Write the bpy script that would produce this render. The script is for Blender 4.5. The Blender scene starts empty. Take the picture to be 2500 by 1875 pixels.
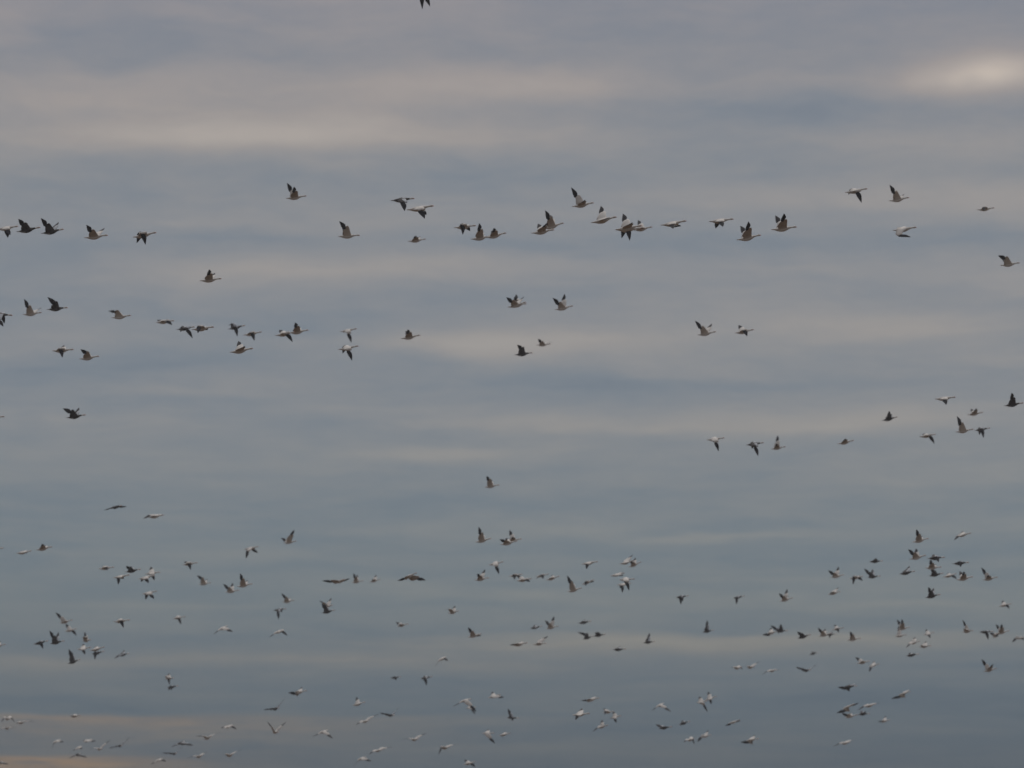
import bpy, math, random
from mathutils import Vector, Matrix

random.seed(7)
scene = bpy.context.scene
COL = scene.collection

# ------------------------------------------------------------------ camera
PITCH = math.radians(6.5)
HFOV = math.radians(12.0)
CAM = Vector((0.0, 0.0, 1.7))
RIGHT = Vector((1, 0, 0))
FWD = Vector((0, math.cos(PITCH), math.sin(PITCH)))
UP = Vector((0, -math.sin(PITCH), math.cos(PITCH)))
FPX = 2500 / (2 * math.tan(HFOV / 2))          # focal length in photograph pixels

cam_data = bpy.data.cameras.new('camera')
cam = bpy.data.objects.new('camera', cam_data)
COL.objects.link(cam)
cam.location = CAM
cam.rotation_euler = (math.pi / 2 + PITCH, 0, 0)
cam_data.sensor_width = 36
cam_data.lens = 18 / math.tan(HFOV / 2)
cam_data.clip_start = 1.0
cam_data.clip_end = 60000
cam_data.dof.use_dof = True                     # long lens focused a little short of the flock
cam_data.dof.focus_distance = 130.0
cam_data.dof.aperture_fstop = 1.75
scene.camera = cam
scene.render.resolution_x, scene.render.resolution_y = 1024, 768

SUN_EL, SUN_AZ = math.radians(58), math.radians(28)   # azimuth from +Y, clockwise seen from above


# ------------------------------------------------------------------ sky
def lin(c):
    c = c / 255.0
    return c / 12.92 if c <= 0.04045 else ((c + 0.055) / 1.055) ** 2.4


def angles(px, py):
    d = (RIGHT * ((px - 1250) / FPX) + UP * ((937.5 - py) / FPX) + FWD).normalized()
    return math.atan2(d.x, d.y), math.asin(d.z)


world = bpy.data.worlds.new('World')
scene.world = world
world.use_nodes = True
world.cycles.sampling_method = 'MANUAL'
world.cycles.sample_map_resolution = 256
NT = world.node_tree
NT.nodes.clear()


def node(kind, **kw):
    n = NT.nodes.new(kind)
    for k, v in kw.items():
        setattr(n, k, v)
    return n


def plug(sock, v):
    if hasattr(v, 'is_output'):
        NT.links.new(v, sock)
    else:
        sock.default_value = v


def M(op, a, b=None, c=None):
    n = node('ShaderNodeMath', operation=op)
    plug(n.inputs[0], a)
    if b is not None:
        plug(n.inputs[1], b)
    if c is not None:
        plug(n.inputs[2], c)
    return n.outputs[0]


def VM(op, a, b=None, scale=None):
    n = node('ShaderNodeVectorMath', operation=op)
    plug(n.inputs[0], a)
    if b is not None:
        plug(n.inputs[1], b)
    if scale is not None:
        plug(n.inputs['Scale'], scale)
    return n.outputs['Vector']


def noise(vec, scale, detail=4.0, rough=0.5):
    n = node('ShaderNodeTexNoise')
    plug(n.inputs['Vector'], vec)
    n.inputs['Scale'].default_value = scale
    n.inputs['Detail'].default_value = detail
    n.inputs['Roughness'].default_value = rough
    return M('SUBTRACT', n.outputs['Fac'], 0.5)


tc = node('ShaderNodeTexCoord')
DIR = tc.outputs['Generated']
sep = node('ShaderNodeSeparateXYZ')
plug(sep.inputs[0], DIR)
dx, dy, dz = sep.outputs
AZ = M('ARCTAN2', dx, dy)
EL = M('ARCSINE', M('MINIMUM', M('MAXIMUM', dz, -1.0), 1.0))

# overcast brightness from the horizon to the zenith
ramp = node('ShaderNodeValToRGB')
plug(ramp.inputs[0], M('POWER', M('MAXIMUM', M('DIVIDE', EL, math.pi / 2), 0.0), 0.5))
stops = [(0.0, (115, 110, 108)), (1.2, (102, 102, 106)), (2.0, (79, 89, 99)), (2.6, (88, 98, 107)), (3.3, (98, 107, 115)),
         (4.0, (107, 116, 122)), (4.75, (116, 123, 128)), (6.2, (127, 131, 136)), (7.64, (131, 134, 139)),
         (9.1, (134, 136, 140)), (10.5, (136, 136, 141)), (11.2, (137, 136, 142)), (16, (143, 143, 149)),
         (30, (160, 161, 167)), (55, (206, 208, 213)), (90, (236, 238, 242))]
cr = ramp.color_ramp
cr.interpolation = 'LINEAR'
for i, (deg, c) in enumerate(stops):
    p = math.sqrt(deg / 90.0)
    e = cr.elements[i] if i < 2 else cr.elements.new(p)
    e.position = p
    e.color = (lin(c[0]), lin(c[1]), lin(c[2]), 1)

# layered cloud texture: noise on the view direction, flattened into long horizontal sheets
ZL = M('MULTIPLY', M('LOGARITHM', M('ADD', M('MAXIMUM', EL, 0.0), 0.03), 2.71828), 1.26)
lay = node('ShaderNodeCombineXYZ')
plug(lay.inputs[0], dx)
plug(lay.inputs[1], dy)
plug(lay.inputs[2], ZL)
LAY = lay.outputs[0]
warp = noise(VM('MULTIPLY', LAY, (1.0, 1.0, 0.6)), 9.0, 2.0)
warp2 = noise(VM('MULTIPLY', LAY, (1.0, 1.0, 0.4)), 34.0, 3.0)
EW = M('ADD', EL, M('ADD', M('MULTIPLY', warp, 0.0075), M('MULTIPLY', warp2, 0.0040)))
AW = M('ADD', AZ, M('MULTIPLY', warp2, 0.022))
LW = VM('ADD', LAY, VM('SCALE', (0.01, 0.0, 0.055), scale=warp2))
n_big = noise(LW, 6.0, 2.0, 0.5)
n_mid = noise(LW, 17.0, 4.0, 0.5)
n_fin = noise(VM('MULTIPLY', LW, (1.0, 1.0, 0.6)), 85.0, 3.0, 0.65)
total = M('ADD', M('MULTIPLY', n_big, 0.30), M('ADD', M('MULTIPLY', n_mid, 0.44), M('MULTIPLY', n_fin, 0.19)))

# thinner and thicker streaks in the layer: x, y, half width, half height, slope, gain
STREAKS = [
    (2412, 188, 90, 20, 0.00, 0.62), (2420, 184, 170, 36, 0.00, 0.26), (1400, 205, 520, 42, 0.03, 0.17),
    (1340, 214, 130, 18, 0.02, 0.10), (20, 40, 60, 70, 0.0, 0.07), (160, 115, 330, 50, 0.0, -0.09),
    (600, 332, 260, 22, -0.02, 0.20), (380, 318, 330, 34, -0.02, 0.12), (640, 300, 560, 62, -0.04, 0.19), (880, 285, 130, 22, 0.0, 0.10), (470, 205, 420, 40, 0.0, 0.08), (1150, 335, 300, 25, 0.0, 0.06),
    (1900, 268, 600, 34, 0.0, -0.08), (1200, 265, 260, 26, 0.0, -0.04), (2330, 355, 330, 34, 0.0, 0.13),
    (750, 415, 520, 45, 0.0, -0.08), (1750, 440, 300, 22, 0.0, -0.03), (2430, 485, 260, 36, -0.02, 0.14), (1700, 480, 420, 24, 0.0, 0.05),
    (700, 600, 420, 26, 0.0, -0.07), (560, 560, 220, 14, 0.0, 0.06), (1650, 600, 420, 20, 0.0, -0.04), (1230, 650, 330, 24, -0.02, 0.18), (700, 672, 420, 18, 0.0, 0.09),
    (1250, 740, 420, 26, 0.0, -0.07), (2250, 730, 260, 22, 0.0, -0.05), (1190, 842, 180, 24, 0.06, 0.22), (1300, 820, 330, 42, 0.0, 0.09), (2230, 790, 360, 32, -0.03, 0.15),
    (200, 830, 240, 22, 0.0, 0.05), (700, 900, 520, 30, 0.0, -0.07), (500, 960, 190, 10, 0.0, 0.12), (1550, 930, 360, 20, 0.0, -0.04),
    (1120, 1023, 230, 14, 0.0, 0.13), (1930, 1025, 360, 18, -0.01, 0.20), (1060, 1105, 190, 14, -0.05, 0.13), (2200, 1110, 260, 24, 0.0, -0.05),
    (300, 1000, 300, 24, 0.0, -0.05), (160, 1240, 420, 60, 0.0, -0.07), (1790, 1304, 180, 7, 0.0, 0.15), (1500, 1240, 420, 30, 0.0, -0.04),
    (700, 1350, 260, 28, 0.0, 0.03), (1500, 1450, 260, 22, 0.0, 0.06), (2000, 1560, 380, 13, -0.03, 0.13), (1420, 1568, 420, 15, -0.02, 0.17),
    (830, 1612, 430, 18, -0.04, 0.16), (120, 1625, 230, 18, 0.0, 0.14), (2350, 1680, 320, 60, 0.0, -0.07), (1300, 1700, 520, 40, 0.0, -0.03),
    (240, 1715, 420, 24, 0.0, -0.08), (2300, 1830, 420, 60, 0.0, -0.06)]
comb = node('ShaderNodeCombineXYZ')
plug(comb.inputs[0], AW)
plug(comb.inputs[1], EW)
low = 0.0
for (px, py, rx, ry, sl, g) in STREAKS:
    a0, e0 = angles(px, py)
    ka, ke = FPX / (rx * 1.35), FPX / (ry * 1.35)
    n = node('ShaderNodeVectorMath', operation='MULTIPLY_ADD')
    plug(n.inputs[0], comb.outputs[0])
    n.inputs[1].default_value = (ka, ke, 0)
    n.inputs[2].default_value = (-a0 * ka, -e0 * ke, 0)
    d = node('ShaderNodeVectorMath', operation='DOT_PRODUCT')
    plug(d.inputs[0], n.outputs['Vector'])
    plug(d.inputs[1], n.outputs['Vector'])
    bump = M('POWER', 0.36788, d.outputs['Value'])
    total = M('MULTIPLY_ADD', bump, g, total)
    if py > 1540 and g > 0:                      # the low streaks catch the warm light near the horizon
        low = M('MULTIPLY_ADD', bump, g * 0.38, low)


# the low bank of cloud at the left ends in a soft shelf with clearer, warmer air beneath it
def shelf(px, py, rx, soft, depth, gain):
    a0, e0 = angles(px, py)
    da = M('DIVIDE', M('SUBTRACT', AZ, a0), rx / FPX)
    side = M('POWER', 2.71828, M('MULTIPLY', M('MULTIPLY', da, da), -1.0))
    below = M('DIVIDE', M('SUBTRACT', e0, M('ADD', EL, M('ADD', M('MULTIPLY', warp2, 0.0022), M('MULTIPLY', n_fin, 0.0012)))), 1.0 / FPX)
    ss = node('ShaderNodeMapRange', interpolation_type='SMOOTHSTEP')
    plug(ss.inputs[0], below)
    ss.inputs[1].default_value, ss.inputs[2].default_value = -soft, soft
    fall = M('POWER', 2.71828, M('MULTIPLY', M('MAXIMUM', below, 0.0), -1.0 / depth))
    return M('MULTIPLY', M('MULTIPLY', side, M('MULTIPLY', ss.outputs[0], fall)), gain)


warmth = M('ADD', shelf(200, 1746, 620, 8, 45, 0.42), shelf(60, 1850, 330, 9, 60, 0.72))
warmth = M('ADD', M('ADD', warmth, low), shelf(800, 1765, 420, 18, 40, 0.06))

soft = M('MAXIMUM', M('MINIMUM', total, 0.22), -0.10)
tinted = VM('ADD', VM('SCALE', (1.27, 1.02, 0.66), scale=total), VM('SCALE', (0.48, 0.0, -0.28), scale=soft))
base = VM('MULTIPLY', ramp.outputs[0], VM('ADD', tinted, (1.0, 1.0, 1.0)))
warm_low = VM('SCALE', (0.20, 0.078, -0.022), scale=M('MULTIPLY', warmth, M('ADD', 1.0, M('MULTIPLY', M('ADD', n_fin, n_mid), 1.6))))
cloud = VM('MAXIMUM', VM('ADD', base, warm_low), (0.01, 0.01, 0.01))

sky = node('ShaderNodeTexSky', sky_type='NISHITA')
sky.sun_disc = False
sky.sun_elevation = SUN_EL
sky.sun_rotation = SUN_AZ
mixn = node('ShaderNodeMix', data_type='RGBA')
mixn.inputs[0].default_value = 0.96            # cloud cover
NT.links.new(sky.outputs[0], mixn.inputs[6])
NT.links.new(VM('SCALE', cloud, scale=10.0), mixn.inputs[7])
bg = node('ShaderNodeBackground')
bg.inputs['Strength'].default_value = 0.1
NT.links.new(mixn.outputs[2], bg.inputs['Color'])
out = node('ShaderNodeOutputWorld')
NT.links.new(bg.outputs[0], out.inputs[0])

# ------------------------------------------------------------------ sun behind cloud
sun_data = bpy.data.lights.new('sun', 'SUN')
sun_data.energy = 1.5
sun_data.angle = math.radians(25)
sun_data.color = (1.0, 0.95, 0.88)
sun = bpy.data.objects.new('sun', sun_data)
COL.objects.link(sun)
sd = Vector((math.sin(SUN_AZ) * math.cos(SUN_EL), math.cos(SUN_AZ) * math.cos(SUN_EL), math.sin(SUN_EL)))
sun.rotation_euler = sd.to_track_quat('Z', 'Y').to_euler()

vs = scene.view_settings
vs.view_transform = 'Standard'
vs.look = 'None'
vs.exposure = 0.0
vs.gamma = 1.0
vs.use_curve_mapping = False


# ------------------------------------------------------------------ materials
def material(name, c1, c2, scale, rough=0.85, trans=0.0, bump=0.0):
    m = bpy.data.materials.new(name)
    m.use_nodes = True
    t = m.node_tree
    b = t.nodes['Principled BSDF']
    b.inputs['Roughness'].default_value = rough
    b.inputs['Specular IOR Level'].default_value = 0.2
    co = t.nodes.new('ShaderNodeTexCoord')
    no = t.nodes.new('ShaderNodeTexNoise')
    no.inputs['Scale'].default_value = scale
    no.inputs['Detail'].default_value = 5
    t.links.new(co.outputs['Object'], no.inputs['Vector'])
    r = t.nodes.new('ShaderNodeValToRGB')
    r.color_ramp.elements[0].position, r.color_ramp.elements[1].position = 0.35, 0.68
    r.color_ramp.elements[0].color = (*c1, 1)
    r.color_ramp.elements[1].color = (*c2, 1)
    t.links.new(no.outputs['Fac'], r.inputs[0])
    t.links.new(r.outputs[0], b.inputs['Base Color'])
    if bump:
        bp = t.nodes.new('ShaderNodeBump')
        bp.inputs['Strength'].default_value = bump
        t.links.new(no.outputs['Fac'], bp.inputs['Height'])
        t.links.new(bp.outputs[0], b.inputs['Normal'])
    if trans:
        tr = t.nodes.new('ShaderNodeBsdfTranslucent')
        t.links.new(r.outputs[0], tr.inputs['Color'])
        mx = t.nodes.new('ShaderNodeMixShader')
        mx.inputs[0].default_value = trans
        t.links.new(b.outputs[0], mx.inputs[1])
        t.links.new(tr.outputs[0], mx.inputs[2])
        t.links.new(mx.outputs[0], t.nodes['Material Output'].inputs[0])
    return m


MAT_WHITE = material('white_plumage', (0.42, 0.385, 0.355), (0.55, 0.52, 0.49), 6)
MAT_UNDERWING_SHADE = material('shaded_underwing', (0.37, 0.30, 0.24), (0.46, 0.385, 0.315), 6, trans=0.2)  # greyer underwing plumage, with the warm shade of the underside put into the colour
MAT_DARK = material('slate_plumage', (0.035, 0.030, 0.030), (0.075, 0.066, 0.062), 10)
MAT_GREY = material('grey_coverts', (0.26, 0.27, 0.29), (0.36, 0.37, 0.39), 12)
MAT_BLACK = material('black_primaries', (0.012, 0.010, 0.012), (0.026, 0.022, 0.024), 14, rough=0.6)
MAT_BILL = material('pink_bill', (0.42, 0.18, 0.14), (0.52, 0.25, 0.19), 30, rough=0.5)
MAT_FIELD = material('stubble_field', (0.075, 0.052, 0.034), (0.15, 0.105, 0.07), 0.06, rough=1.0)

# ------------------------------------------------------------------ ground (below the frame)
gm = bpy.data.meshes.new('ground')
R, NS = 25000.0, 48
gv = [(0, 0, 0)] + [(R * math.cos(2 * math.pi * i / NS), R * math.sin(2 * math.pi * i / NS), 0) for i in range(NS)]
gm.from_pydata(gv, [], [(0, 1 + i, 1 + (i + 1) % NS) for i in range(NS)])
gm.materials.append(MAT_FIELD)
ground = bpy.data.objects.new('ground', gm)
COL.objects.link(ground)
ground['kind'] = 'structure'

# ------------------------------------------------------------------ the goose
LEN = 0.74                                       # bill tip to tail tip, metres
# station, half width, half height, centre height
PROFILE = [(0.000, .052, .006, .004), (0.055, .050, .012, .002), (0.13, .046, .024, -.004), (0.205, .058, .044, -.010),
           (0.28, .072, .060, -.015), (0.365, .082, .071, -.018), (0.45, .085, .074, -.018), (0.535, .078, .069, -.013),
           (0.61, .062, .056, -.004), (0.67, .044, .042, .005), (0.73, .031, .031, .010), (0.79, .0245, .025, .012),
           (0.85, .0235, .025, .014), (0.89, .028, .031, .017), (0.925, .029, .032, .017), (0.955, .021, .024, .012)]
NR = 12
W0, W1 = 4, 8                                    # wing root spans these stations


def xof(t):
    return (t - 0.47) * LEN


def body_rings():
    v = []
    for (t, hw, hh, zc) in PROFILE:
        for k in range(NR):
            a = 2 * math.pi * k / NR
            v.append(Vector((xof(t), -hw * math.sin(a), zc + hh * math.cos(a))))
    return v


def bill_mesh():
    pr = [(0.950, .017, .019, .011), (0.966, .0135, .016, .008), (0.985, .0115, .0105, .003), (1.0, .008, .006, -.002)]
    v, f = [], []
    n = 8
    for (t, hw, hh, zc) in pr:
        for k in range(n):
            a = 2 * math.pi * k / n
            v.append((xof(t), -hw * math.sin(a), zc + hh * math.cos(a)))
    for i in range(len(pr) - 1):
        for k in range(n):
            a, b = i * n + k, i * n + (k + 1) % n
            f.append((a, b, b + n, a + n))
    f.append(tuple(range(n)))
    f.append(tuple(reversed(range(3 * n, 4 * n))))
    m = bpy.data.meshes.new('bill')
    m.from_pydata(v, [], f)
    m.materials.append(MAT_BILL)
    m.polygons.foreach_set('use_smooth', [True] * len(m.polygons))
    return m


BILL = bill_mesh()
FR = [0.0, 0.14, 0.42, 0.74, 1.0]
TH = [0.30, 0.95, 1.0, 0.55, 0.14]
X = Vector((1, 0, 0))
L1, L2 = 0.29, 0.40


def chord_dir(seg, pitch=0.1, keep=0.85):
    b = Vector((-1, 0, -pitch)).normalized()
    c = b - seg * (seg.dot(b)) * keep
    if c.length < 0.25:
        c += Vector((0, 0, -0.3))
        c -= seg * seg.dot(c) * keep
    return c.normalized()


def wing_frame(side, seg, c):
    n = c.cross(seg) if side < 0 else seg.cross(c)
    return n.normalized()


def add_wing(side, S, Wp, Tp, v, f, fm, dark, pitch):
    """side -1: right wing, +1: left wing. Points in the goose's own frame. Returns the primaries' mesh data."""
    ku, kl = (2, 3) if side < 0 else (NR - 2, NR - 3)
    st = list(range(W1, W0 - 1, -1))
    ring = [s * NR + ku for s in st] + [s * NR + kl for s in reversed(st)]
    s1 = (Wp - S).normalized()
    s2 = (Tp - Wp).normalized()
    sm = (s1 + s2).normalized()
    c1, cm, c2 = chord_dir(s1, pitch), chord_dir(sm, pitch), chord_dir(s2, pitch)
    hand = (Tp - Wp).length
    secs = [(S.lerp(Wp, 0.28) + X * 0.004, c1, 0.285, .044, s1), (S.lerp(Wp, 0.62), c1, 0.245, .034, s1),
            (Wp - s1 * 0.012, cm, 0.205, .026, sm), (Wp + s2 * hand * 0.08, (cm + c2).normalized(), 0.185, .018, s2),
            (Wp + s2 * hand * 0.16, (cm + c2).normalized(), 0.165, .010, s2)]
    prev = ring
    for (p, c, ln, th, sg) in secs:
        n = wing_frame(side, sg, c)
        base = len(v)
        up = [p + c * (ln * fr) + n * (th * t * 0.5 + 0.010 * math.sin(math.pi * fr)) for fr, t in zip(FR, TH)]
        lo = [p + c * (ln * fr) - n * (th * t * 0.5 - 0.010 * math.sin(math.pi * fr)) for fr, t in zip(FR, TH)]
        v.extend(up + lo[::-1])
        cur = list(range(base, base + 10))
        for k in range(10):
            a, b = prev[k], prev[(k + 1) % 10]
            d, e = cur[k], cur[(k + 1) % 10]
            f.append((a, b, e, d) if side < 0 else (a, d, e, b))
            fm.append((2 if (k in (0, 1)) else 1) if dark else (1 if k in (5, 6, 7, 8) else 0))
        prev = cur
    f.append(tuple(prev) if side < 0 else tuple(reversed(prev)))
    fm.append(1)
    # primaries: a fan of seven tapering feathers
    pv, pf = [], []
    n = wing_frame(side, s2, c2)
    cc = (cm + c2).normalized()
    NF = 7
    for i in range(NF):
        a = i / (NF - 1)
        b0 = Wp + s2 * hand * (-0.02 + 0.30 * a) + cc * (0.11 * (1 - a) + 0.012)
        t0 = Wp + s2 * hand * (0.34 + 0.66 * a ** 0.85) + cc * (0.165 * (1 - a) ** 1.05)
        ax = (t0 - b0).normalized()
        wd = n.cross(ax).normalized()
        off = n * (0.004 * (i - 3))
        q0 = len(pv)
        hw = 0.033 - 0.007 * a
        pv.append(b0 + off)
        for (fr, k) in ((0.30, 1.0), (0.72, 0.80), (0.92, 0.42)):
            m = b0.lerp(t0, fr) + off
            pv += [m + wd * hw * k, m + n * 0.004, m - wd * hw * k, m - n * 0.004]
        pv.append(t0 + off)
        for j in range(4):
            pf.append((q0, q0 + 1 + j, q0 + 1 + (j + 1) % 4))
            for r in (0, 1):
                A = q0 + 1 + 4 * r
                pf.append((A + j, A + 4 + j, A + 4 + (j + 1) % 4, A + (j + 1) % 4))
            pf.append((q0 + 9 + j, q0 + 13, q0 + 9 + (j + 1) % 4))
    return pv, pf


WORLD_UP = Vector((0, 0, 1))


def wing_points(side, S_local, basis, s, spx, spec, top):
    """Turn a traced wrist and tip into points of the goose's frame; the wing's length decides how far it leans toward or away."""
    Sw = basis @ S_local
    sgn = -1.0 if side < 0 else 1.0              # right wing leans to the viewer, left wing away

    def off(p):
        return (p[0] - spx[0]) / s, -(p[1] - spx[1]) / s
    if len(spec) == 4:
        wx, wy = off(spec[:2])
        tx, ty = off(spec[2:])
        dw = math.hypot(wx, wy)
        k = min(1.0, 1.25 * L1 / max(dw, 1e-6))
        wx, wy, dw = wx * k, wy * k, dw * k
        wz = sgn * math.sqrt(max(L1 * L1 - dw * dw, 0.002))
        ex, ey = tx - wx, ty - wy
        de = math.hypot(ex, ey)
        ez = sgn * 0.75 * math.sqrt(max(L2 * L2 - de * de, 0.001))
        Ww = RIGHT * wx + UP * wy + FWD * wz
        Tw = Ww + RIGHT * ex + UP * ey + FWD * ez
    else:
        tx, ty = off(spec)
        d = math.hypot(tx, ty)
        full = 0.655
        if ty < -0.10 and abs(tx) < 0.36:         # arm held out level, hand hanging from the wrist
            wx = 0.35 * tx + 0.03
            if top:
                wy = -0.05 if ty > -0.42 else ty + 0.40
            else:
                wy = 0.06 if ty > -0.38 else max(ty + 0.45, -0.1)
            wz = sgn * math.sqrt(max(L1 * L1 - wx * wx - wy * wy, 0.002))
            hz = sgn * 0.6 * math.sqrt(max(L2 * L2 - (tx - wx) ** 2 - (ty - wy) ** 2, 0.001))
            inv = basis.transposed()
            Ww = RIGHT * wx + UP * wy + FWD * wz
            Tw = RIGHT * tx + UP * ty + FWD * (wz + hz)
            return S_local + inv @ Ww, S_local + inv @ Tw
        tz = sgn * math.sqrt(max(full * full - d * d, 0.0016))
        Tw = RIGHT * tx + UP * ty + FWD * tz
        bulge = (basis @ X) * 0.055 + UP * 0.03
        Ww = Tw * 0.43 + bulge
    inv = basis.transposed()
    return S_local + inv @ Ww, S_local + inv @ Tw


def build_goose(tile, morph, tail, head, near, far, opts):
    ox, oy, sc = TILES[tile]
    P = lambda a: (ox + a[0] / sc, oy + a[1] / sc)
    tp, hp = P(tail), P(head)
    blen = math.hypot(hp[0] - tp[0], hp[1] - tp[1])
    s = opts.get('s', 0.0) or blen / LEN
    D = FPX / s * opts.get('k', 1.0)
    ax = RIGHT * ((hp[0] - tp[0]) / s) + UP * (-(hp[1] - tp[1]) / s)
    r2 = LEN * LEN - ax.length_squared
    if r2 > 0 and opts.get('s'):
        ax += FWD * math.sqrt(r2) * (1 if opts.get('away') else -1)
    fx = ax.normalized()
    up = WORLD_UP - fx * fx.dot(WORLD_UP)
    up.normalize()
    left = up.cross(fx)
    basis = Matrix((fx, left, up)).transposed()   # local -> world
    cx, cy = tp[0] + 0.47 * (hp[0] - tp[0]), tp[1] + 0.47 * (hp[1] - tp[1])
    loc = CAM + (RIGHT * ((cx - 1250) / FPX) + UP * ((937.5 - cy) / FPX) + FWD) * D

    v = body_rings()
    dark = morph == 'd'
    f, fm = [], []
    ns = len(PROFILE)
    for i in range(ns - 1):
        for k in range(NR):
            if W0 <= i < W1 and k in (2, NR - 3):
                continue                          # openings where the wings grow out
            a, b = i * NR + k, i * NR + (k + 1) % NR
            f.append((a, b, b + NR, a + NR))
            t = PROFILE[i][0]
            if dark:
                m = 0 if t > 0.74 else (2 if t < 0.12 or (0.12 < t < 0.3 and k in (4, 5, 6, 7)) else 1)
            else:
                m = 0
            fm.append(m)
    f.append(tuple(range(NR)))
    f.append(tuple(reversed(range((ns - 1) * NR, ns * NR))))
    fm += [2 if dark else 0, 0]

    root = bpy.data.objects.new('goose', None)
    root.empty_display_size = 0.3
    COL.objects.link(root)
    k_ = opts.get('k', 1.0)
    root.matrix_world = Matrix.Translation(loc) @ basis.to_4x4() @ Matrix.Scale(k_, 4)
    parts, height = [], []
    pitch = opts.get('p', 0.1 if not opts.get('s') else (0.28 if opts.get('away') or dark else -0.2))
    for side, spec in ((-1, near), (1, far)):
        Sl = Vector((xof(0.60), side * 0.055, 0.018))
        Sw = basis @ Sl
        spx = (cx + Sw.dot(RIGHT) * s, cy - Sw.dot(UP) * s)
        Wp, Tp = wing_points(side, Sl, basis, s, spx, [c for j in range(0, len(spec), 2) for c in P(spec[j:j + 2])], opts.get('w'))
        if opts.get('s'):                         # the faint gliders' wing ends reach a little past what stays visible
            Wp, Tp = Sl + (Wp - Sl) * 1.08, Sl + (Tp - Sl) * 1.12
        parts.append(add_wing(side, Sl, Wp, Tp, v, f, fm, dark, pitch))
        height.append((spx[1] - P(spec[-2:])[1]) / s)
    bm = bpy.data.meshes.new('body')
    bm.from_pydata([tuple(p) for p in v], [], f)
    for m in ((MAT_WHITE, MAT_DARK, MAT_GREY) if dark else (MAT_WHITE, MAT_UNDERWING_SHADE)):
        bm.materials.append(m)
    bm.polygons.foreach_set('material_index', fm)
    bm.polygons.foreach_set('use_smooth', [True] * len(f))
    bm.update()
    ob = bpy.data.objects.new('body', bm)
    COL.objects.link(ob)
    ob.parent = root
    bl = bpy.data.objects.new('bill', BILL)
    COL.objects.link(bl)
    bl.parent = root
    for pv, pf in parts:
        pm = bpy.data.meshes.new('primary_feathers')
        pm.from_pydata([tuple(p) for p in pv], [], pf)
        pm.materials.append(MAT_BLACK)
        po = bpy.data.objects.new('primary_feathers', pm)
        COL.objects.link(po)
        po.parent = root
    return root, height, cx, cy


# tile: origin and scale of the enlarged view in which the birds were measured
TILES = {'A': (0, 425, 4.424), 'B': (500, 425, 4.424), 'C': (1000, 425, 4.424), 'D': (1500, 425, 4.424), 'E': (2000, 425, 4.424),
         '0': (900, 0, 7.373), 'F': (0, 700, 4.424), 'G': (500, 700, 4.424), 'H': (1000, 700, 4.424), 'I': (1600, 700, 4.424),
         'J': (1700, 900, 5.53), 'K': (2100, 900, 5.53), 'L': (0, 1190, 5.53), 'M': (400, 1190, 5.53), 'N': (750, 1190, 5.53),
         'O': (1100, 1140, 5.53), 'P': (1340, 1300, 5.53), 'Q': (1740, 1270, 5.53), 'R': (2100, 1270, 5.53), 'S': (0, 1480, 5.53),
         'T': (0, 1700, 7.373), 'U': (300, 1600, 5.53), 'V': (650, 1575, 5.53), 'W': (1000, 1575, 5.53), 'X': (1350, 1575, 5.53),
         'Y': (1700, 1575, 5.53), 'Z': (1980, 1540, 5.267), 'a': (380, 1430, 5.53), 'b': (750, 1430, 5.53), 'c': (1080, 1430, 5.53),
         'd': (2300, 1480, 8.295), 'e': (150, 1720, 7.373), 'f': (450, 1700, 5.53), 'g': (2180, 1290, 10.055)}

# cluster: where in the flock the birds fly
PLACES = {
    'top': 'cut off by the top edge',
    'ul': 'in upper string by left edge',
    'um': 'in upper line left of centre',
    'ur': 'in upper line right of centre',
    'uc': 'near the upper right edge',
    'lone1': 'alone below the upper left string',
    'sl': 'at left end of second line',
    'sm': 'in second line left of centre',
    'sc': 'in small group right of centre',
    'sp': 'in pair right of centre',
    'mdl': 'at mid height by left edge',
    'mr': 'at mid height near right edge',
    'lone2': 'alone in the empty middle sky',
    'tw': 'in gliding pair above lower left flock',
    'll': 'in trio low by left edge',
    'lk': 'in lower left knot of geese',
    'lm': 'in rising string left of lower centre',
    'lr': 'in level row left of lower centre',
    'ct': 'in trio above lower centre row',
    'cl': 'in the lower centre row',
    'cr': 'in cluster right of lower centre',
    'rp': 'in spaced row before lower right flock',
    'rl': 'on left fringe of lower right flock',
    'rk': 'in dense lower right knot',
    'rs': 'in string trailing under right flock',
    'rb': 'low by right edge under dense knot',
    'bl': 'in flock crowding lower left edge',
    'bs': 'spaced above the bottom left glow',
    'bg': 'among faint gliders at bottom left',
    'bm': 'in sparse row below level row',
    'bw': 'in row along pale low streak',
    'bc': 'in scatter low at bottom centre',
    'bx': 'in low group right of bottom centre',
    'la': 'in row under the rising string',
    'by': 'among faint geese below right row',
    'bz': 'in gliding group at bottom right',
}

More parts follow.
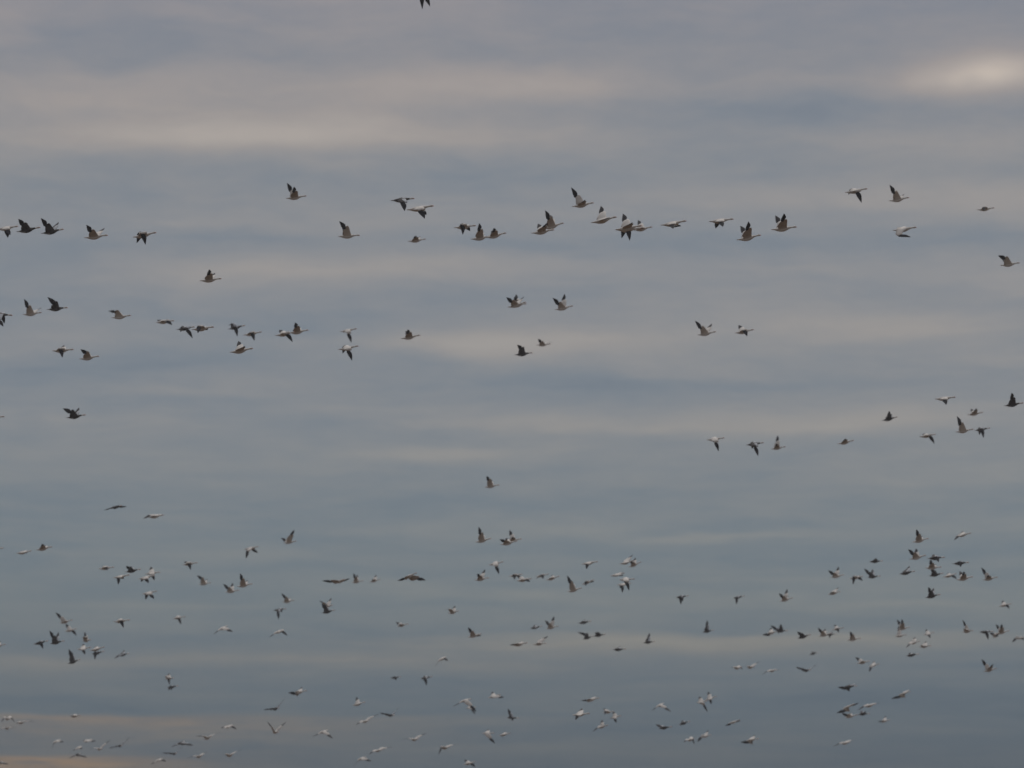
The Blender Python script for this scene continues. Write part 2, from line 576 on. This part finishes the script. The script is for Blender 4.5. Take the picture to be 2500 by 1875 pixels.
GEESE = """
0 w top|780 -170 1185 -195|965 185|1100 105
A w ul|-40 597 197 566|128 668|66 688|w=1
A d ul|180 624 436 578|215 495|240 515
A d ul|445 642 690 597|452 483|612 515
A w ul|910 688 1166 662|945 558|1110 578
A w ul|1435 683 1690 633|1578 768|1465 742
B w um|876 263 1100 238|968 148|882 95
B w um|1440 673 1676 663|1556 566 1452 515|1480 545
B w lone1|-55 1153 182 1131|58 1038|92 1065
B d um|2010 286 2267 266|2192 300 2160 408|2140 380
C w um|-30 388 262 345|165 492|176 438|w=1
C w um|-18 727 177 704|58 676|112 672
C w um|480 579 718 558|573 660|650 615
C w um|660 704 890 672|752 538|775 600
C w um|818 689 1046 637|908 594|880 610
C w ur|1438 592 1666 530|1462 398|1520 438
C w ur|1315 639 1564 603|1482 538|1385 533
C w ur|1755 351 1992 312|1886 294|1742 143
C w ur|1960 526 2238 465|2157 494|2068 340
C w sc|1058 1441 1260 1384|1042 1337|1236 1324|k=.99
C w sc|1075 1432 1264 1402|1130 1330|1147 1297|k=1.03
C w sc|1568 1466 1767 1425|1542 1340|1672 1293
D w ur|10 601 300 560|182 538|95 424
D w ur|200 607 412 573|235 600|258 494|k=1.02
D w ur|20 606 290 588|160 725|78 690|k=1.04
D w ur|500 553 779 508|625 602|724 562|w=1
D w ur|1022 514 1287 488|1162 580|1098 585|w=1
D w ur|1320 712 1586 660|1436 522|1368 556
D w ur|1695 601 1971 573|1818 436|1745 443
E w uc|280 199 521 160|446 318|325 218
E w uc|755 291 972 255|755 118|932 213
E w uc|1705 387 1892 367|1765 405|1800 374
E w uc|796 609 1052 577|885 640 980 690|905 640
E w uc|1955 987 2167 960|2035 888 1925 884|1990 900
F d sl|-110 292 136 312|28 345 52 437|30 400
F w sl|245 301 453 280|262 133|432 227
F d sl|505 246 733 228|632 163 520 117|560 140
F w sl|1205 336 1417 312|1278 250 1170 266|1230 256
F w sm|1680 386 1882 368|1868 419|1682 360
F d sm|1905 463 2106 435|2085 560|1938 490
F w sm|2070 463 2313 437|2145 506|2225 470
F w sl|562 693 796 680|684 769|664 636
F w sl|855 781 1073 752|968 700 880 681|905 690
F d mdl|715 1416 927 1385|800 1328 682 1317|832 1310
F w mdl|-172 1421 49 1405|-90 1500|-60 1470
G d sm|250 458 437 420|355 540|312 388 245 425
G w sm|415 523 616 490|540 586|470 520
G w sm|268 709 522 668|440 648|348 588
G w sm|760 527 975 492|952 601|792 469|k=.99
G w sm|905 501 1122 470|982 392|1005 430
G w sm|1460 486 1642 455|1586 610|1500 468
G w sm|1440 679 1662 642|1592 802|1482 723
G w sm|2118 561 2328 525|2192 468|2165 480
H d sc|1132 736 1329 715|1237 652 1160 631|1180 645
H w sc|1370 631 1527 620|1385 566|1551 592
I w sp|455 521 656 488|424 368|616 398
I w sp|855 501 1063 465|983 540|905 415
J w mr|138 963 379 938|293 1117|235 1000
J d mr|668 1031 913 1002|826 1182|760 1090
J w mr|1003 1084 1207 1055|1066 1012|1100 903
J w mr|1905 1016 2131 970|1988 950|2010 965
K d mr|290 701 507 655|374 576|441 624
K w mr|1008 411 1290 388|1140 492|1188 468|w=1
K w mr|1445 623 1661 592|1548 538|1510 548
K d mr|1940 501 2206 465|2024 328|2086 382
K w mr|1284 856 1532 820|1303 643|1330 690
K d mr|1538 836 1757 803|1652 936|1620 900
K w mr|795 921 1021 888|992 1016|862 884
L d tw|1480 280 1650 245|1428 304|1686 268|s=52
L w tw|1985 408 2230 372|1955 418|2206 384|s=52
L w ll|-172 836 46 820|-80 770|-60 780
L w ll|215 891 427 858|385 886|325 866
L w ll|485 846 706 803|586 760|632 794
L w lk|1330 1099 1542 1078|1462 1114|1365 1122
L d lk|1685 1143 1901 1105|1713 1058|1740 1075
L w lk|1525 1221 1752 1183|1605 1307|1652 1247|w=1
L w lk|1955 1168 2163 1145|2096 1252|2020 1080|k=1.03 w=1
L w lk|1865 1238 2090 1190|2018 1288|1890 1286|w=1
L w lk|1913 1441 2121 1402|2092 1502|1953 1522|w=1
M w lk|250 1043 456 1018|366 1113|262 1010
M w lm|1608 749 1796 727|1760 568|1574 685
M w lm|1080 837 1276 800|1109 957|1259 893|w=1
M w lm|465 1309 636 1290|538 1212 444 1189|576 1245
M w lm|825 1413 1016 1390|804 1303|916 1298
M w lm|985 1339 1196 1303|1033 1158|1118 1262
M w lm|1595 1551 1761 1525|1668 1475 1588 1428|1700 1495
N w lr|372 1292 500 1240|222 1263|562 1245|s=52 p=0.4
N w lr|595 1286 757 1262|624 1158|668 1184
N w lr|835 1276 991 1240|880 1238|926 1187
N w lr|1285 1236 1482 1154|1240 1251|1580 1253|s=56 p=0.5
O w lone2|455 273 661 243|546 163 484 123|540 170
O w ct|330 1016 549 968|377 808|425 890
O w ct|752 1006 961 972|832 944|792 858|k=1.02
O w ct|668 1049 900 1002|662 975|745 970
O w cl|510 1323 716 1283|652 1446|610 1370
O w cl|320 1529 521 1497|360 1438|463 1390
O w cl|785 1477 971 1450|862 1522|895 1478|k=1.03
O w cl|885 1538 1096 1510|1072 1551|888 1466
O w cl|1150 1482 1326 1447|1252 1511|1160 1517|k=1.02
O w cl|1285 1526 1471 1478|1335 1498|1372 1470
P w cr|245 801 447 750|322 662 242 578|300 650
P w cr|440 427 661 395|502 491|610 412|w=1
P w cr|950 426 1150 380|1060 418|1138 308|k=1.02
P w cr|1070 469 1247 400|1092 385|1168 348
P w cr|825 587 1022 550|1002 584|1014 542
P w cr|940 637 1161 630|1078 782|1030 700
P w cr|915 708 1112 685|986 812|960 760|k=1.03 w=1
P w cr|440 704 610 640|492 720|616 672
P d rp|1705 880 1887 855|1776 971|1812 936
P d bw|1265 1487 1432 1475|1335 1462|1359 1363
P d bw|2065 1346 2228 1320|2092 1298|2136 1186
P d bw|855 1582 1041 1575|890 1562|962 1548
c w bm|80 376 222 338|122 312 40 332|166 288|s=46
c w bw|340 697 528 650|344 560|522 690
c d bw|1175 577 1347 548|1255 572|1240 540
c w bw|1395 581 1567 545|1384 466|1507 416
c d bw|1825 507 2011 480|1885 517|1932 468
c d bw|1885 721 2045 683|1965 637 1824 629|1890 640
c d bw|2030 682 2207 655|2085 618|2060 640
c w bw|935 806 1150 772|902 797|1112 764
c w bw|1225 792 1407 775|1270 772|1427 684
Q d rp|265 1054 432 1025|312 1137|375 1026
Q w rp|900 1093 1081 1050|888 988|1009 936
Q w rl|1585 771 1776 740|1553 678|1706 633
Q w rl|1840 787 2032 760|1885 867|2032 826
Q w rl|1550 1003 1727 965|1575 1000|1712 910
Q w rs|715 1538 885 1498|668 1548|790 1460|k=1.03
Q d rs|845 1502 1016 1490|908 1398|778 1422
Q d rs|1135 1597 1327 1545|1134 1503|1180 1530
Q w rs|1425 1567 1600 1530|1412 1453|1525 1475
Q w rs|1608 1478 1766 1455|1692 1517|1650 1420
Q d rs|1530 1552 1668 1530|1570 1592|1622 1505|k=1.03
Q w rs|1812 1619 1997 1595|1902 1538 1844 1503|1870 1530
R w rk|700 297 926 248|744 122|852 228
R w rk|1285 217 1499 175|1257 270|1395 160
R w rk|665 528 891 475|638 393|766 393
R d rl|115 560 307 552|195 516|220 522
R d rl|90 772 272 755|48 653|172 668
R d rk|520 728 742 690|590 700|682 628
g d rk|835 738 1278 715|1090 822|1010 660
g w rk|785 970 1192 955|882 765|1085 900|k=1.03
g d rk|865 1168 1242 1105|905 960|960 985
g d rk|1455 864 1872 840|1632 947|1725 862
g w rk|1222 1198 1560 1112|1545 1238|1370 1115|k=1.03
g w rk|1550 1267 1967 1190|1700 1052|1660 1070
R d rk|870 1047 1086 1002|905 902|1003 926
R w rk|1650 807 1856 770|1702 738|1636 643
R w rk|1870 1162 2042 1130|2003 1192|1930 1096
R w rb|495 1477 672 1445|552 1332|498 1348
R w rb|460 1567 627 1548|505 1562|522 1435|k=1.03
R w rb|850 1547 1000 1512|936 1588|895 1480|w=1
R w rb|1385 1512 1517 1488|1472 1482|1400 1366|s=48
R d rb|1600 1508 1800 1505|1718 1612|1740 1502
R w rb|1830 1532 2012 1495|1892 1396|1838 1412
R w rb|1795 1589 1900 1505|1845 1565|1772 1535|s=46 k=1.03
d w rb|1470 655 1690 630|1412 730|1680 702
d w rb|830 1323 1112 1260|1004 1160|796 1076
R w rk|2192 697 2400 680|2290 600|2310 620
S w bl|798 230 976 187|880 202|746 86
S w bl|870 340 1042 303|1042 397|872 246
S d bl|665 507 872 468|668 328|771 362
S d bl|445 514 652 468|592 570|548 520
S w bl|-120 560 76 515|-40 470|-20 480
S d bl|905 778 1087 720|928 577|950 620
S w bl|1035 583 1227 557|1158 647|1105 520|w=1
S w bl|1205 598 1411 553|1332 583|1270 556
S d bl|1225 650 1411 610|1286 717|1345 626|k=1.03
S w bl|1108 473 1237 452|1192 418|1134 367|s=46
S w bl|1530 212 1752 187|1674 287|1584 242
S d bl|1575 668 1747 640|1548 708|1662 606
T w bg|88 412 196 396|50 450|242 476|s=40
T w bg|305 492 480 448|325 482|592 466|s=40
T w bg|90 592 175 556|-5 612|274 574|s=40
T w bg|1258 370 1456 338|1300 352|1330 345|s=40
T w bg|968 822 1078 786|1152 812|922 948|s=40 away=1
T w bg|1505 815 1650 780|1722 802|1490 805|s=40 away=1
T w bg|1745 962 1850 936|1626 938|1978 800|s=40
e d bg|1010 752 1100 730|868 782|1215 606|s=40
T d bg|1350 1058 1440 1040|1562 1092|1240 1124|s=40 away=1
T w bg|1370 935 1470 905|1492 932|1302 990|s=40 away=1
T d bg|-60 1200 40 1184|158 1216|-120 1210|s=40 away=1
e w bg|1710 1008 1800 985|1882 1022|1606 1085|s=40 away=1
e d bg|1985 892 2080 872|1830 870|2168 770|s=40
U w bs|563 318 692 303|640 388|610 260|s=44
U d bs|588 436 752 412|662 468|605 482
U d bg|725 1198 830 1165|942 1212|658 1242|s=44 away=1
U w bg|1380 975 1475 945|1532 992|1326 988|s=44 away=1
U w bg|1095 1140 1200 1085|996 1088|1300 1050|s=44
U w bg|980 1382 1085 1345|876 1386|1125 1322|s=44
U w bg|1400 1372 1500 1325|1352 1334|1584 1288|s=44
U d bs|2010 735 2115 702|1916 728|2188 586|s=46
U w bs|2015 1045 2110 1030|1956 902|2198 912|s=46
V w bs|360 655 549 614|296 642|475 578
V w bm|1158 817 1337 770|1292 784|1210 712
V d bs|1630 952 1735 940|1546 912|1788 852|s=44
V w bs|1290 1040 1385 1018|1216 1074|1514 938|s=44
V w bs|715 1180 835 1152|892 1248|632 1238|s=46 away=1
V w bc|1955 1285 2060 1262|1846 1275|2154 1198|s=44
V w bc|1450 1432 1570 1412|1396 1468|1694 1384|s=44
V w bc|1230 1545 1350 1512|1412 1558|1182 1632|s=44 away=1
V d bm|1668 444 1822 428|1757 472|1775 436
W d bm|138 455 312 425|226 542|190 490
W w bm|388 202 490 162|512 208|348 288|s=44 away=1
W w bc|1050 712 1232 665|1278 702|1108 646
W w bc|678 758 832 732|888 884|598 828|s=52 away=1
W w bc|755 850 900 838|884 932|800 800|k=1.04
W d bc|1305 976 1477 988|1388 1018|1324 864
W w bc|970 1188 1145 1190|1152 1328|1060 1150|w=1
W w bc|1195 1221 1362 1190|1235 1216|1292 1184
W w bc|425 1402 545 1370|400 1464|643 1344|s=44
W w bc|720 1612 893 1575|888 1642|738 1562
X w bx|425 756 625 714|373 749|602 700
X w bx|258 944 496 925|300 1002|390 870|w=1
X w bx|675 910 820 895|700 928|688 872|s=44
X w bx|775 990 917 950|852 1033|820 915|s=44 w=1
X w bx|598 1120 741 1078|546 1158|665 1030|s=44
X w bx|1400 822 1500 790|1578 888|1350 888|s=46 away=1
X d bx|1413 1123 1607 1105|1480 1090|1388 1080
X d bx|1690 1078 1852 1028|1712 1070|1745 1030
X w bx|2048 745 2212 690|2132 793|2095 640|w=1
X w bx|1940 778 2075 752|2078 884|1985 710|s=46
X w bx|1805 1290 1905 1262|1766 1302|1908 1343|s=42
X w bx|1990 1245 2142 1210|1944 1304|2100 1160
Y w by|505 318 612 298|460 300|622 336|s=40
Y w by|690 312 790 285|662 284|852 234|s=40
Y w by|980 355 1080 332|898 388|1128 350|s=40
Y d by|1440 350 1540 330|1350 298|1624 278|s=42
Y d by|1518 128 1646 100|1596 82|1570 92
Y w bz|425 1062 590 1012|386 1088|604 1038
Y w bz|665 1292 845 1260|596 1314|800 1225
Z d bz|405 722 592 710|342 728|634 680
Z w bz|395 1008 560 942|326 1060|624 940
Z w bz|430 1114 600 1082|388 1060|515 1072
Z w bz|690 982 835 938|606 1018|888 942|s=44
Z d bz|595 1075 757 1065|690 1026|650 1040
Z w bz|885 1172 1020 1145|850 1168|965 1105
Z w bz|385 1455 500 1432|298 1482|565 1408|s=42
Z w bz|1130 822 1280 780|1026 874|1304 750
Z w rs|585 418 757 392|640 388|576 346
Z w rs|735 462 882 425|740 528|820 400|w=1
Z w rb|1258 166 1392 134|1222 208|1348 98|s=46
Z w rb|1395 208 1537 190|1450 200|1490 152|s=46
a w la|228 442 401 418|346 522|264 462
a w la|850 592 965 548|1038 614|786 654|s=50 away=1
a w la|1605 634 1725 600|1774 668|1542 694|s=50 away=1
a d la|1583 334 1762 312|1661 452|1698 368
b d la|188 369 377 330|196 238|225 255
b w la|205 290 345 262|178 203|318 184|s=48 k=1.03
b w la|1203 549 1367 515|1238 546|1192 500
Z d rb|1213 324 1387 300|1325 284|1270 296
"""

ORD = ['', 'second', 'third', 'fourth', 'fifth', 'sixth', 'seventh', 'eighth', 'ninth', 'tenth', 'eleventh', 'twelfth', 'thirteenth', 'fourteenth']
flock = {}
for line in GEESE.strip().splitlines():
    p = line.split('|')
    tile, morph, place = p[0].split()
    b = [float(q) for q in p[1].split()]
    near = [float(q) for q in p[2].split()]
    far = [float(q) for q in p[3].split()]
    opts = {k: float(q) for k, q in (o.split('=') for o in (p[4].split() if len(p) > 4 else []))}
    root, hgt, cx, cy = build_goose(tile, morph, b[:2], b[2:], near, far, opts)
    h0, h1 = hgt
    if h0 > 0.18 and h1 > 0.12:
        pose = 'wings raised'
    elif h0 < -0.18 and h1 < -0.1:
        pose = 'wings lowered'
    elif max(h0, h1) > 0.18 and min(h0, h1) < -0.1:
        pose = 'one wing raised'
    elif max(h0, h1) > 0.2:
        pose = 'one wing raised'
    elif min(h0, h1) < -0.2:
        pose = 'one wing lowered'
    else:
        pose = 'wings held level'
    flock.setdefault(place, []).append((cx, cy, root, morph, pose))

for place, birds in flock.items():
    birds.sort(key=lambda r: r[0])
    n = len(birds)
    for i, (cx, cy, root, morph, pose) in enumerate(birds):
        kind = 'dark goose' if morph == 'd' else 'white goose'
        if n == 1:
            rank = ''
        elif i == 0:
            rank = ', leftmost'
        elif i == n - 1:
            rank = ', rightmost'
        elif i <= (n - 1) // 2:
            rank = f', {ORD[i]} from left'
        else:
            rank = f', {ORD[n - 1 - i]} from right'
        root['label'] = f'{kind}, {pose}{rank} {PLACES[place]}'
        root['category'] = 'goose'
        root['group'] = 'geese flying in the flock'

# ------------------------------------------------------------------ thin autumn haze round the camera and the flock
hm = bpy.data.meshes.new('haze')
hx, hy0, hy1, hz0, hz1 = 160.0, -60.0, 420.0, -1.0, 62.0
hv = [(x, y, z) for z in (hz0, hz1) for (x, y) in ((-hx, hy0), (hx, hy0), (hx, hy1), (-hx, hy1))]
hm.from_pydata(hv, [], [(3, 2, 1, 0), (4, 5, 6, 7), (0, 1, 5, 4), (1, 2, 6, 5), (2, 3, 7, 6), (3, 0, 4, 7)])
hmat = bpy.data.materials.new('haze')
hmat.use_nodes = True
ht = hmat.node_tree
ht.nodes.clear()
pv = ht.nodes.new('ShaderNodeVolumePrincipled')
pv.inputs['Color'].default_value = (0.80, 0.83, 0.88, 1)
pv.inputs['Density'].default_value = 0.0003
ho = ht.nodes.new('ShaderNodeOutputMaterial')
ht.links.new(pv.outputs[0], ho.inputs['Volume'])
hm.materials.append(hmat)
haze = bpy.data.objects.new('haze', hm)
COL.objects.link(haze)
haze['kind'] = 'stuff'
